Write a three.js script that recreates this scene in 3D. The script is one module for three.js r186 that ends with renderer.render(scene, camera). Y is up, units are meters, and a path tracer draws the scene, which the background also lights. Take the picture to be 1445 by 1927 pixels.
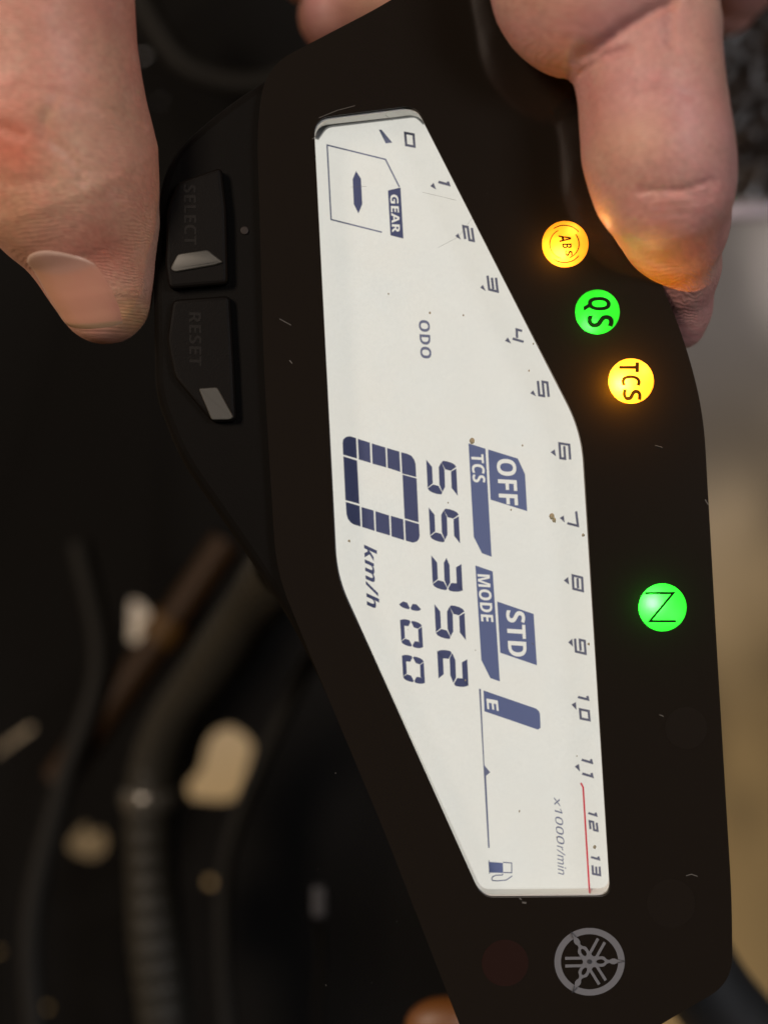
import * as THREE from 'three';
import { FontLoader } from 'three/addons/loaders/FontLoader.js';
import { RoundedBoxGeometry } from 'three/addons/geometries/RoundedBoxGeometry.js';
import { mergeGeometries, toCreasedNormals } from 'three/addons/utils/BufferGeometryUtils.js';
import { RectAreaLightUniformsLib } from 'three/addons/lights/RectAreaLightUniformsLib.js';

// ------------------------------------------------------------------ frame, camera, light
// The cluster is modelled in its own frame: x across the face (towards its top edge), y along it, z out of the face.
// The face leans back 60 degrees from upright on the bike, about a metre above the floor.
const S = 0.000084;                 // metres per unit of the measured drawing
const D = 0.2224;                   // eye to face
const A = 0.5, B = Math.sqrt(1 - A * A), HEIGHT = 1.0;
const toWorld = (x, y, z) => new THREE.Vector3(-y, A * x + B * z + HEIGHT, -B * x + A * z);
const basis = new THREE.Matrix4().set(0, -1, 0, 0, A, 0, B, 0, -B, 0, A, 0, 0, 0, 0, 1);
const TURN = new THREE.Quaternion().setFromRotationMatrix(basis);

const scene = new THREE.Scene();
scene.background = new THREE.Color().setRGB(0.004, 0.0035, 0.003);
const camera = new THREE.PerspectiveCamera(2 * Math.atan(963.5 * S / D) * 180 / Math.PI, 767 / 1024, 0.01, 40);
camera.position.copy(toWorld(0, 0, D));
camera.quaternion.copy(TURN);
camera.focus = D + 0.002;
camera.userData.fStop = camera.getFocalLength() / 8.5;
const renderer = new THREE.WebGLRenderer({ antialias: true });
renderer.toneMapping = THREE.LinearToneMapping;
renderer.toneMappingExposure = 1;
renderer.shadowMap.enabled = true;
RectAreaLightUniformsLib.init();

// ------------------------------------------------------------------ helpers
let seed = 7;
const rnd = () => { seed = (seed * 1664525 + 1013904223) >>> 0; return seed / 4294967296; };
const taken = {};
const numbered = (n) => { taken[n] = (taken[n] || 0) + 1; return taken[n] === 1 ? n : n + '_' + String(taken[n] - 1).padStart(3, '0'); };
// a place in the drawing at height z above the face
const P = (px, py, z = 0) => new THREE.Vector3((px - 722.5) * S * (D - z) / D, (963.5 - py) * S * (D - z) / D, z);
const K = (z) => S * (D - z) / D;
const P2 = (px, py, z) => { const v = P(px, py, z); return new THREE.Vector2(v.x, v.y); };
const mm = 0.001;
function thing(name, label, category, origin = new THREE.Vector3(), group) {
  const o = new THREE.Group();
  o.name = numbered(name); o.position.copy(toWorld(origin.x, origin.y, origin.z)); o.quaternion.copy(TURN);
  o.userData = { label, category }; if (group) o.userData.group = group;
  o.userData.o = undefined; delete o.userData.o;
  scene.add(o); origins.set(o, origin); return o;
}
const origins = new Map();
function part(name, geo, mat, parent, label) {
  const m = new THREE.Mesh(geo, mat); m.name = name; m.castShadow = m.receiveShadow = true;
  const o = origins.get(parent); if (o) geo.translate(-o.x, -o.y, -o.z);
  if (label) m.userData.label = label;
  parent.add(m); if (o) origins.set(m, o); return m;
}
const rgb = (r, g, b) => new THREE.Color().setRGB(r, g, b);
const mat = (c, roughness = 0.6, o = {}) => new THREE.MeshPhysicalMaterial({ color: c, roughness, ...o });
// rounded polygon: [px, py, radius px]; every corner gets n + 1 points
function roundPoly(pts, n = 6) {
  const out = [], N = pts.length;
  for (let i = 0; i < N; i++) {
    const [x, y, r = 0] = pts[i], a = pts[(i + N - 1) % N], b = pts[(i + 1) % N];
    const p = new THREE.Vector2(x, y), da = new THREE.Vector2(a[0] - x, a[1] - y), db = new THREE.Vector2(b[0] - x, b[1] - y);
    const la = da.length(), lb = db.length(); da.normalize(); db.normalize();
    const k = Math.min(r, la * 0.49, lb * 0.49);
    const s = p.clone().addScaledVector(da, k), e = p.clone().addScaledVector(db, k);
    if (!k) { out.push(p); continue; }
    for (let j = 0; j <= n; j++) { const t = j / n; out.push(new THREE.Vector2((1 - t) ** 2 * s.x + 2 * t * (1 - t) * x + t * t * e.x, (1 - t) ** 2 * s.y + 2 * t * (1 - t) * y + t * t * e.y)); }
  }
  return out;
}
const shapeOf = (pts, z) => new THREE.Shape(pts.map((p) => P2(p.x, p.y, z)));
function slab(shape, z0, z1, bevel = 0, seg = 3) {
  const g = new THREE.ExtrudeGeometry(shape, { depth: z1 - z0 - 2 * bevel, bevelEnabled: bevel > 0, bevelSize: bevel, bevelThickness: bevel, bevelOffset: -bevel, bevelSegments: seg, curveSegments: 8 });
  g.translate(0, 0, z0 + bevel); return g;
}
// flat sheet of ink or liquid crystal on the plane z, 0.05 mm thick
const inkPoly = (pts, z, holes = []) => {
  const s = new THREE.Shape(pts.map(([x, y]) => P2(x, y, z)));
  for (const h of holes) s.holes.push(new THREE.Path(h.map(([x, y]) => P2(x, y, z))));
  return slab(s, z, z + 0.05 * mm);
};
// stroke along a polyline with mitred joints
function strokePoly(pts, w, closed = false) {
  const n = pts.length, L = [], R = [];
  for (let i = 0; i < n; i++) {
    const a = pts[closed ? (i + n - 1) % n : Math.max(0, i - 1)], b = pts[i], c = pts[closed ? (i + 1) % n : Math.min(n - 1, i + 1)];
    let d1 = new THREE.Vector2(b[0] - a[0], b[1] - a[1]), d2 = new THREE.Vector2(c[0] - b[0], c[1] - b[1]);
    if (!d1.length()) d1 = d2.clone(); if (!d2.length()) d2 = d1.clone();
    d1.normalize(); d2.normalize();
    const nn = new THREE.Vector2(-(d1.y + d2.y), d1.x + d2.x).normalize();
    const k = w / 2 / Math.max(0.35, nn.dot(new THREE.Vector2(-d1.y, d1.x)));
    L.push([b[0] + nn.x * k, b[1] + nn.y * k]); R.push([b[0] - nn.x * k, b[1] - nn.y * k]);
  }
  return closed ? [L, R] : [[...L, ...R.reverse()]];
}
function inkStroke(pts, w, z, closed = false) {
  const s = strokePoly(pts, w, closed);
  if (!closed) return inkPoly(s[0], z);
  const area = (q) => Math.abs(q.reduce((t, p, i) => { const r = q[(i + 1) % q.length]; return t + p[0] * r[1] - r[0] * p[1]; }, 0));
  const [o, i] = area(s[0]) > area(s[1]) ? s : [s[1], s[0]];
  return inkPoly(o, z, [i]);
}
const fonts = {};
for (const k of ['sans_bold', 'sans_regular', 'serif_bold']) fonts[k] = await new FontLoader().loadAsync(`fonts/droid/droid_${k}.typeface.json`);
// lettering: baseline from o to e, letters as tall as vector up; one geometry per letter
function letters(str, font, o, e, up, z, ref) {
  const shapes = [...str].map(() => null), f = fonts[font], res = f.data.resolution;
  let x = 0; const adv = [];
  for (const ch of str) { adv.push(x); x += (f.data.glyphs[ch] || f.data.glyphs['?']).ha / res; }
  let lo = 1e9, hi = -1e9, top = -1e9;
  [...str].forEach((ch, i) => {
    shapes[i] = f.generateShapes(ch, 1).map((s) => s.extractPoints(5));
    for (const s of shapes[i]) for (const p of s.shape) { lo = Math.min(lo, p.x + adv[i]); hi = Math.max(hi, p.x + adv[i]); top = Math.max(top, p.y); }
  });
  if (ref) top = ref;
  const u = [(e[0] - o[0]) / (hi - lo), (e[1] - o[1]) / (hi - lo)], v = [up[0] / top, up[1] / top];
  return shapes.map((ss, i) => {
    const gs = ss.map((s) => {
      const to = (p) => { const X = p.x + adv[i] - lo; return [o[0] + u[0] * X + v[0] * p.y, o[1] + u[1] * X + v[1] * p.y]; };
      return inkPoly(s.shape.map(to), z, s.holes.map((h) => h.map(to)));
    });
    return gs.length ? mergeGeometries(gs) : null;
  }).filter(Boolean);
}
// value noise
function hash3(i, j, k) { let h = (i * 374761393 + j * 668265263 + k * 2147483647) | 0; h = Math.imul(h ^ (h >>> 13), 1274126177); h ^= h >>> 16; return (h >>> 0) / 4294967296; }
function noise3(x, y, z) {
  const i = Math.floor(x), j = Math.floor(y), k = Math.floor(z), f = (t) => t * t * (3 - 2 * t), u = f(x - i), v = f(y - j), w = f(z - k), L = (a, b, t) => a + (b - a) * t;
  return L(L(L(hash3(i, j, k), hash3(i + 1, j, k), u), L(hash3(i, j + 1, k), hash3(i + 1, j + 1, k), u), v), L(L(hash3(i, j, k + 1), hash3(i + 1, j, k + 1), u), L(hash3(i, j + 1, k + 1), hash3(i + 1, j + 1, k + 1), u), v), w);
}
const fbm = (x, y, z = 0, n = 4) => { let s = 0, a = 0.5, t = 0; for (let i = 0; i < n; i++) { s += a * noise3(x, y, z); t += a; x = x * 2.03 + 11.3; y = y * 2.03 + 4.7; z = z * 2.03 + 2.1; a *= 0.5; } return s / t; };
function dataTex(n, fn, srgb = false) {
  const d = new Uint8Array(n * n * 4);
  for (let j = 0; j < n; j++) for (let i = 0; i < n; i++) { const c = fn(i / n, j / n); for (let k = 0; k < 3; k++) d[(j * n + i) * 4 + k] = Math.max(0, Math.min(255, Math.round(255 * c[k]))); d[(j * n + i) * 4 + 3] = 255; }
  const t = new THREE.DataTexture(d, n, n); t.wrapS = t.wrapT = THREE.RepeatWrapping; t.magFilter = THREE.LinearFilter; t.minFilter = THREE.LinearMipmapLinearFilter; t.generateMipmaps = true;
  if (srgb) t.colorSpace = THREE.SRGBColorSpace; t.needsUpdate = true; return t;
}
// noise on a tile that repeats: blends two copies
const tiled = (f) => (u, v) => { const w = (t) => t; const a = f(u, v), b = f(u - 1, v), c = f(u, v - 1), d = f(u - 1, v - 1); return (a * (1 - w(u)) + b * w(u)) * (1 - v) + (c * (1 - u) + d * u) * v; };
function metreUV(g, k = 1) { const p = g.attributes.position, uv = new Float32Array(p.count * 2); for (let i = 0; i < p.count; i++) { uv[2 * i] = p.getX(i) * k; uv[2 * i + 1] = p.getY(i) * k; } g.setAttribute('uv', new THREE.BufferAttribute(uv, 2)); return g; }

// ------------------------------------------------------------------ the lamp of the garage (out of view)
function ceilingLamp(dir, dist, w, h, color, L, label) {
  const at = new THREE.Vector3(...dir).normalize().multiplyScalar(dist);
  const lamp = thing('ceiling_lamp', label, 'lamp', at);
  lamp.quaternion.identity(); lamp.lookAt(0, HEIGHT, 0);           // +z of the lamp looks at the cluster
  origins.set(lamp, new THREE.Vector3());
  part('lamp_housing', new RoundedBoxGeometry(w + 0.1, h + 0.1, 0.06, 3, 0.01).translate(0, 0, -0.04), mat(rgb(0.05, 0.05, 0.05)), lamp);
  part('diffuser', new RoundedBoxGeometry(w + 0.02, h + 0.02, 0.012, 2, 0.004), mat(rgb(0.8, 0.8, 0.78), 0.5, { emissive: rgb(...color), emissiveIntensity: 4 }), lamp);
  const l = new THREE.RectAreaLight(rgb(...color), L, w, h);
  l.position.set(0, 0, 0.012); l.rotation.set(0, Math.PI, 0); l.name = 'ceiling_lamp_light';
  lamp.add(l);
}
ceilingLamp([-0.52, 0.27, 0.81], 4, 1.2, 0.8, [1, 0.82, 0.66], 40, 'warm white ceiling lamp on the rider side of the hand');
ceilingLamp([0.52, 0.14, 0.85], 2.4, 0.6, 0.6, [0.95, 0.95, 1], 19, 'cool white ceiling lamp straight over the cluster');

// ------------------------------------------------------------------ floor
{
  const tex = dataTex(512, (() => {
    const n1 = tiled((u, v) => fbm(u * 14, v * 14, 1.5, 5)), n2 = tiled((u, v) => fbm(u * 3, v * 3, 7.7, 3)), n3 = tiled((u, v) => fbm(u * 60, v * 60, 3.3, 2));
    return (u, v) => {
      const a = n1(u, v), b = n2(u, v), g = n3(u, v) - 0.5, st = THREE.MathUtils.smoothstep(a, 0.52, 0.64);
      const w = THREE.MathUtils.smoothstep(1.8 * Math.sin(2 * Math.PI * (u - 0.005)) + 4 * (b - 0.5), -0.9, 0.9), m = 1 - 0.36 * st + 0.1 * g;   // cool grey against warm ochre: tint of the light painted into the floor
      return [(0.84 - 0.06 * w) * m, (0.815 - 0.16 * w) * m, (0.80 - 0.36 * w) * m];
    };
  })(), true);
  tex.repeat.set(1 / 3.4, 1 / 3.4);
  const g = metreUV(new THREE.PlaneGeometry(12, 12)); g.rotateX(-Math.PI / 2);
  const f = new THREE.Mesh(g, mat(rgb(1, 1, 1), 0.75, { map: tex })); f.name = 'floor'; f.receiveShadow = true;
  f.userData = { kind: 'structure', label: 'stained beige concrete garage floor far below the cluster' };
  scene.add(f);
}

// ------------------------------------------------------------------ the instrument cluster
const FACE = roundPoly([[1010, -60, 20], [1166, 345, 60], [1288, 640, 130], [1323, 775, 120], [1350, 1250, 60], [1377, 1700, 100], [1377, 1850, 50], [1235, 1932, 60], [1120, 2010, 40], [900, 2020, 40], [722, 1562, 60], [566, 1190, 60], [520, 1075, 80], [497, 700, 60], [484, 240, 60], [500, 125, 60], [735, 2, 60], [840, -70, 30]], 8);
const BODY = roundPoly([[1040, -55, 20], [1192, 350, 60], [1286, 640, 130], [1316, 780, 120], [1344, 1250, 60], [1370, 1700, 100], [1370, 1846, 50], [1230, 1926, 60], [1115, 2002, 40], [906, 2012, 40], [728, 1566, 60], [560, 1200, 80], [470, 1060, 80], [330, 860, 60], [284, 740, 40], [280, 420, 60], [310, 280, 60], [422, 185, 60], [567, 90, 60], [735, 2, 60], [840, -64, 30]], 8);
const WIN = roundPoly([[589, 222, 34], [783, 197, 26], [1097, 812, 60], [1150, 1688, 24], [905, 1690, 26], [632, 1085, 50]], 8);
const LCD = roundPoly([[592, 240, 26], [791, 218, 22], [1095, 812, 60], [1146, 1671, 22], [906, 1673, 16], [635, 1083, 50]], 8);
const LAMPS = [[1063, 459.5, 44.5], [1123.5, 587, 43], [1187, 717, 43.5], [1246, 1143, 46]];
const round = ([x, y, q], k = 1) => { const o = []; for (let i = 0; i < 40; i++) o.push(P2(x + q * k * Math.cos(i / 20 * Math.PI), y + q * k * Math.sin(i / 20 * Math.PI), 0)); return o; };
const ZL = -7.4 * mm;                                  // the liquid crystal lies this far below the face
const cluster = thing('instrument_cluster', 'black motorcycle instrument cluster with a lit pale display, held in a hand', 'instrument cluster', P(850, 1000, -15 * mm));

const plasticBump = dataTex(256, (u, v) => { const n = tiled((a, b) => fbm(a * 50, b * 50, 9.1, 2))(u, v); return [n, n, n]; });
plasticBump.repeat.set(120, 120);
const mBody = mat(rgb(0.0033, 0.0027, 0.0022), 0.65, { specularIntensity: 0.1, bumpMap: plasticBump, bumpScale: 0.00004 });
const hazeTex = dataTex(512, (() => { const a = tiled((u, v) => fbm(u * 5, v * 5, 2.2, 5)), b = tiled((u, v) => fbm(u * 90, v * 14, 5.2, 3)); return (u, v) => { const r = 0.5 + 0.5 * a(u, v); return [r, r, r]; }; })());
hazeTex.repeat.set(14, 14);
const mFace = mat(rgb(0.0100, 0.0077, 0.0060), 0.15, { roughnessMap: hazeTex, specularIntensity: 0.6 });
const mWall = mat(rgb(0.78, 0.77, 0.73), 0.5);

{
  const s = shapeOf(BODY, 0); s.holes.push(new THREE.Path(roundPoly([[542, 160, 34], [815, 126, 26], [1165, 792, 60], [1216, 1738, 24], [866, 1742, 26], [582, 1100, 50]], 4).map((p) => P2(p.x, p.y, 0))));
  part('housing', toCreasedNormals(metreUV(slab(s, -32 * mm, -2.2 * mm, 2.4 * mm, 5)), 0.2), mBody, cluster);
  part('back_cover', slab(shapeOf(roundPoly([[540, 180, 34], [830, 150, 26], [1140, 800, 60], [1190, 1740, 24], [860, 1740, 26], [580, 1100, 50]], 4), 0), -34 * mm, -32.2 * mm), mBody, cluster);
}
{
  const s = shapeOf(FACE, 0); for (const l of LAMPS) s.holes.push(new THREE.Path(round(l))); s.holes.push(new THREE.Path(WIN.map((p) => P2(p.x, p.y, 0))));
  part('face_plate', toCreasedNormals(metreUV(slab(s, -0.8 * mm, 0, 0.06 * mm, 2)), 0.2), mFace, cluster, 'glossy black face plate with a cut-out for the display');
  const t = shapeOf(FACE, 0); for (const l of LAMPS) t.holes.push(new THREE.Path(round(l, 1.06))); t.holes.push(new THREE.Path(roundPoly([[542, 160, 34], [815, 126, 26], [1165, 792, 60], [1216, 1738, 24], [866, 1742, 26], [582, 1100, 50]], 4).map((p) => P2(p.x, p.y, 0))));
  part('face_backing', slab(t, -2.15 * mm, -0.82 * mm), mBody, cluster);
}
// display well: a sloping rim from the opening down to the glass
{
  const n = WIN.length, v = [], ix = [], out = 1.06 * mm;
  const rings = [[WIN, -0.86 * mm, 0], [LCD, ZL - 0.2 * mm, 0], [LCD, ZL - 0.2 * mm, 1], [WIN, -2.3 * mm, 1]];
  for (const [R, z, o] of rings) {
    const c = P2(860, 960, 0);
    for (const p of R) { const q = P2(p.x, p.y, z === -0.86 * mm ? 0.2 * mm : z); const d = q.clone().sub(c).normalize(); if (o) q.addScaledVector(d, out); else if (z > -2 * mm) q.addScaledVector(d, -0.22 * mm); v.push(q.x, q.y, z); }
  }
  for (let r = 0; r < 4; r++) for (let i = 0; i < n; i++) { const a = r * n + i, b = r * n + (i + 1) % n, c = ((r + 1) % 4) * n + i, d = ((r + 1) % 4) * n + (i + 1) % n; ix.push(a, b, d, a, d, c); }
  let g = new THREE.BufferGeometry(); g.setAttribute('position', new THREE.Float32BufferAttribute(v, 3)); g.setIndex(ix);
  g = toCreasedNormals(g, 0.7);
  part('display_rim', g, mWall, cluster, 'pale rim of the display well');
}
{ // dark gasket lying along the short end of the well
  const z = ZL + 1.2 * mm;
  part('gasket', slab(shapeOf(roundPoly([[593, 258, 0], [596, 238, 12], [614, 226, 10], [780, 206, 8], [801, 224, 8], [797, 232, 0], [782, 217, 8], [615, 237, 10], [599, 260, 0]], 4), z), ZL + 0.1 * mm, z), mat(rgb(0.05, 0.055, 0.06), 0.4), cluster);
}
const lcdGrain = dataTex(512, (() => { const a = tiled((u, v) => fbm(u * 110, v * 110, 4.4, 2)), b = tiled((u, v) => fbm(u * 6, v * 6, 8.4, 4)), c = tiled((u, v) => fbm(u * 5, v * 5, 18.4, 4)); return (u, v) => { const g = 0.935 + 0.05 * a(u, v) + 0.03 * (b(u, v) - 0.5), t = 0.03 * (c(u, v) - 0.5); return [g + t, g, g - t]; }; })(), true);
lcdGrain.repeat.set(28, 28);
const GLOW = [0.725, 0.705, 0.635];
const mLcd = mat(rgb(0.05, 0.05, 0.045), 0.5, { emissive: rgb(...GLOW), emissiveIntensity: 1.0, emissiveMap: lcdGrain });
const mLcdText = mat(rgb(0.12, 0.12, 0.11), 0.5, { emissive: rgb(...GLOW), emissiveIntensity: 0.84 });
const mSeg = mat(rgb(0.045, 0.058, 0.14), 0.35);
const mSegBlue = mat(rgb(0.088, 0.118, 0.25), 0.35);
const mPrint = mat(rgb(0.10, 0.12, 0.21), 0.5);
const mRed = mat(rgb(0.62, 0.02, 0.06), 0.5);
const lcdGeo = metreUV(slab(new THREE.Shape(LCD.map((p) => { const q = P2(p.x, p.y, ZL), c = P2(860, 960, 0), d = q.clone().sub(c).normalize(); return q.addScaledVector(d, 0.6 * mm); })), ZL - 2 * mm, ZL));
const display = part('display', lcdGeo, mLcd, cluster, 'lit off-white liquid crystal display with navy segments');
{
  const z = ZL + 0.02 * mm, z2 = z + 0.07 * mm;
  const Z1 = (x, y) => [580 + x * 0.20761, 190 + y * 0.20761], Z2 = (x, y) => [780 + x * 0.22145, 310 + y * 0.22145], Z3 = (x, y) => [900 + x * 0.20755, 600 + y * 0.20755];
  const Z4 = (x, y) => [620 + x * 0.19377, 800 + y * 0.19377], Z5 = (x, y) => [640 + x * 0.17993, 1010 + y * 0.17993], Z6 = (x, y) => [860 + x * 0.24896, 820 + y * 0.24896], Z7 = (x, y) => [880 + x * 0.21795, 1280 + y * 0.21795], ZB = (x, y) => [600 + x * 0.48443, 780 + y * 0.48443];
  const map = (f, a) => { const o = []; for (let i = 0; i < a.length; i += 2) o.push(f(a[i], a[i + 1])); return o; };
  const add = (name, g, m) => part(name, g, m, display);
  const poly = (name, f, a, m) => add(name, inkPoly(map(f, a), z, []), m);
  // speed: one large nought of fourteen cells
  for (const c of [[128, 175, 133, 140, 160, 115, 200, 108, 258, 125, 268, 325, 133, 287], [275, 133, 392, 170, 400, 368, 285, 333], [410, 177, 543, 217, 552, 412, 418, 375], [558, 222, 678, 257, 688, 455, 565, 415],
    [695, 264, 750, 276, 795, 298, 822, 335, 835, 375, 842, 505, 705, 470], [135, 303, 268, 345, 290, 765, 155, 728], [708, 480, 845, 518, 865, 945, 728, 905],
    [158, 745, 293, 785, 303, 985, 235, 965, 205, 945, 180, 912, 165, 865], [310, 795, 428, 828, 438, 1028, 318, 990], [445, 835, 578, 877, 588, 1072, 452, 1033], [595, 880, 715, 915, 725, 1118, 602, 1080],
    [732, 920, 868, 960, 875, 1075, 868, 1105, 848, 1130, 810, 1142, 740, 1122]]) poly('speed_segment', Z4, c, mSeg);
  // seven-segment figures
  const SEG = {
    d: [0, 0, 0.18, 0.186, 0.65, 0.183, 0.80, 0], a: [0.105, 1, 0.22, 0.815, 0.69, 0.81, 0.88, 1], g: [0, 0.507, 0.154, 0.41, 0.647, 0.402, 0.854, 0.49, 0.69, 0.59, 0.19, 0.6],
    c: [0.82, 0, 0.68, 0.19, 0.695, 0.373, 0.86, 0.48, 0.9, 0.475, 0.93, 0.435, 0.935, 0.3, 0.917, 0.16, 0.88, 0.05], f: [0.06, 1, 0.2, 0.81, 0.185, 0.627, 0.02, 0.52, -0.02, 0.525, -0.05, 0.565, -0.055, 0.7, -0.037, 0.84, 0, 0.95],
    e: [0.06, 0, 0.2, 0.19, 0.185, 0.373, 0.02, 0.48, -0.02, 0.475, -0.05, 0.435, -0.055, 0.3, -0.037, 0.16, 0, 0.05], b: [0.82, 1, 0.68, 0.81, 0.695, 0.627, 0.86, 0.52, 0.9, 0.525, 0.93, 0.565, 0.935, 0.7, 0.917, 0.84, 0.88, 0.95],
    D: [-0.0, 0, 0.2, 0.186, 0.65, 0.183, 0.80, 0], A: [0.09, 1, 0.22, 0.815, 0.66, 0.81, 0.86, 1],
  };
  const figure = (name, o, u, v, segs) => { for (const k of segs) add(name, inkPoly(map((U, V) => [o[0] + u[0] * U + v[0] * V, o[1] + u[1] * U + v[1] * V], SEG[k]), z), mSeg); };
  const ou = [3.3, 65.9], ov = [56.2, 9.7];
  [[[801.8, 865], 'afgcd'], [[806.4, 955], 'afgcd'], [[811.3, 1045], 'abgcd'], [[817.2, 1136.9], 'afgcd'], [[822.3, 1224], 'abged']].forEach(([o, s]) => figure('odometer_segment', o, ou, ov, s));
  const su = [2.9, 50.6], sv = [41, 9.3];
  [[[748.6, 1095.4], 'bc'], [[752.5, 1165.6], 'ABCDEF'], [[756, 1232.6], 'ABCDEF']].forEach(([o, s]) => figure('clock_segment', o, su, sv, s.replace('C', 'c').replace('B', 'b').replace('E', 'e').replace('F', 'f')));
  // gear window
  add('gear_frame', inkStroke(map(Z1, [668, 1190, 208, 1075, 172, 400, 700, 530, 825, 780]), 2.6, z), mPrint);
  poly('gear_segment', Z1, [433, 635, 478, 705, 490, 935, 455, 1020, 413, 935, 403, 710], mSeg);
  poly('gear_plate', Z1, [722, 812, 836, 785, 862, 1248, 745, 1218], mSeg);
  const text = (name, s, font, f, o, e, up, m, zz, ref) => { const O = f(...o), E = f(...e), U = f(o[0] + up[0], o[1] + up[1]); for (const g of letters(s, font, O, E, [U[0] - O[0], U[1] - O[1]], zz, ref)) add(name, g, m); };
  text('gear_letter', 'GEAR', 'sans_bold', Z1, [743, 848], [761, 1192], [72, 3], mLcdText, z2);
  poly('scale_mark', Z1, [640, 260, 665, 262, 762, 378, 702, 385], mPrint);
  text('odometer_letter', 'ODO', 'sans_bold', ZB, [387.5, -368], [395.5, -219], [42, 3], mPrint, z);
  text('unit_letter', 'km/h', 'sans_bold', Z5, [250, 82], [280, 712], [134, 62], mSeg, z);
  // traction and mode plates
  poly('traction_plate', Z6, [85, 57, 213, 98, 260, 915, 187, 888, 125, 765], mSegBlue);
  poly('traction_plate', Z6, [233, 103, 457, 172, 512, 290, 528, 570, 252, 483], mSegBlue);
  poly('mode_plate', Z6, [137, 980, 268, 1025, 322, 1857, 250, 1832, 182, 1695], mSegBlue);
  poly('mode_plate', Z6, [302, 1252, 577, 1347, 602, 1735, 325, 1640], mSegBlue);
  text('traction_letter', 'TCS', 'sans_bold', Z6, [105, 135], [120, 350], [94, 6], mLcdText, z2);
  text('traction_letter', 'OFF', 'sans_bold', Z6, [298, 172], [318, 518], [144, 8], mLcdText, z2);
  text('mode_letter', 'MODE', 'sans_bold', Z6, [153, 1046], [182, 1402], [93, 6], mLcdText, z2);
  text('mode_letter', 'STD', 'sans_bold', Z6, [370, 1318], [388, 1664], [140, 9], mLcdText, z2);
  // fuel gauge
  poly('fuel_segment', Z7, [135, 88, 590, 245, 612, 266, 622, 290, 627, 410, 605, 427, 143, 268], mSegBlue);
  text('fuel_letter', 'E', 'sans_bold', Z7, [160, 158], [168, 248], [98, 18], mLcdText, z2);
  add('fuel_line', inkPoly(map(Z7, [96, 75, 112, 75, 143, 735, 193, 795, 157, 825, 188, 1448, 175, 1448]), z), mPrint);
  poly('fuel_pump', Z7, [185, 1568, 302, 1577, 305, 1664, 189, 1661], mSegBlue);
  add('fuel_pump', inkStroke(map(Z7, [302, 1572, 378, 1578, 378, 1662, 307, 1660]), 1.9, z), mPrint);
  add('fuel_pump', inkStroke(map(Z7, [300, 1670, 298, 1682, 240, 1684, 212, 1698, 206, 1716, 214, 1730, 255, 1732, 330, 1726, 383, 1690]), 1.9, z), mPrint);
  add('fuel_pump', inkStroke(map(Z7, [181, 1556, 187, 1672]), 1.6, z), mPrint);
  text('unit_letter', 'x1000', 'sans_regular', Z7, [742, 1008], [768, 1405], [66, 20], mPrint, z);
  text('unit_letter', 'r/min', 'sans_regular', Z7, [768, 1425], [778, 1668], [66, 20], mPrint, z, 0.95);
  // rev scale
  const GL = { 0: [[1, 0, 0, 1, 0, 1, 1, 0, 1]], 1: [[0, 0.6, 0, 0.6, 0.95, 0.2, 0.9]], 2: [[0, 0.05, 0.93, 0.95, 0.93, 0.95, 0.5, 0.05, 0.5, 0.05, 0.07, 0.95, 0.07]], 3: [[0, 0.05, 0.93, 0.95, 0.93, 0.95, 0.07, 0.05, 0.07], [0, 0.12, 0.5, 0.86, 0.5]], 4: [[0, 0.05, 0.95, 0.05, 0.45, 0.7, 0.42], [0, 0.85, 0, 0.85, 1]], 5: [[0, 0.95, 0.93, 0.05, 0.93, 0.05, 0.5, 0.95, 0.5, 0.95, 0.07, 0.05, 0.07]], 6: [[0, 0.95, 0.93, 0.05, 0.93, 0.05, 0.07, 0.95, 0.07, 0.95, 0.48, 0.18, 0.48]], 7: [[0, 0, 0.93, 0.95, 0.93, 0.95, 0]], 8: [[1, 0.05, 0.07, 0.95, 0.07, 0.95, 0.93, 0.05, 0.93], [0, 0.16, 0.5, 0.84, 0.5]], 9: [[0, 0.05, 0.07, 0.95, 0.07, 0.95, 0.93, 0.05, 0.93, 0.05, 0.5, 0.82, 0.5]] };
  GL[0] = [[1, 0.07, 0.08, 0.93, 0.08, 0.93, 0.92, 0.07, 0.92]];
  const numeral = (ch, o, u, v, w = 4.5) => {
    const gs = GL[ch].map(([closed, ...a]) => inkStroke(map((U, V) => [o[0] + u[0] * U + v[0] * V, o[1] + u[1] * U + v[1] * V], a), w, z, !!closed));
    add('scale_numeral', mergeGeometries(gs), mPrint);
  };
  numeral('0', [760.6, 248], [2.1, 26.6], [18.7, 3.5]); numeral('1', [823.5, 334], [2, 14], [20.5, 5.5], 4.8);
  numeral('2', [870, 424], [4, 27], [18.5, 4]); numeral('3', [915.5, 517], [3.5, 29], [18.5, 4.5]); numeral('4', [962.5, 616], [2, 25], [20.5, 6]);
  numeral('5', [1010, 715], [3, 30], [20.5, 3.7]); numeral('6', [1050.4, 832.4], [2.2, 31], [21.3, 3.2]); numeral('7', [1063.5, 957], [3.5, 29], [21.5, 5.5]);
  numeral('8', [1075.5, 1081], [1.5, 28], [20.5, 5]); numeral('9', [1079.8, 1200], [2, 27], [21, 5]);
  numeral('1', [1086, 1302], [1.5, 16], [20, 5]); numeral('0', [1089, 1333], [1.8, 20], [19.5, 4]);
  numeral('1', [1093, 1420], [1.5, 16], [20, 6]); numeral('1', [1094, 1446], [1.5, 16], [20, 6]);
  numeral('1', [1105.4, 1522], [1.3, 13], [16, 5], 4.0); numeral('2', [1107.5, 1544], [2, 17], [15.5, 3.5], 4.0);
  numeral('1', [1110.5, 1605], [1.3, 13], [16, 4.5], 4.0); numeral('3', [1113, 1627], [1.2, 18], [15.5, 3], 4.0);
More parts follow.
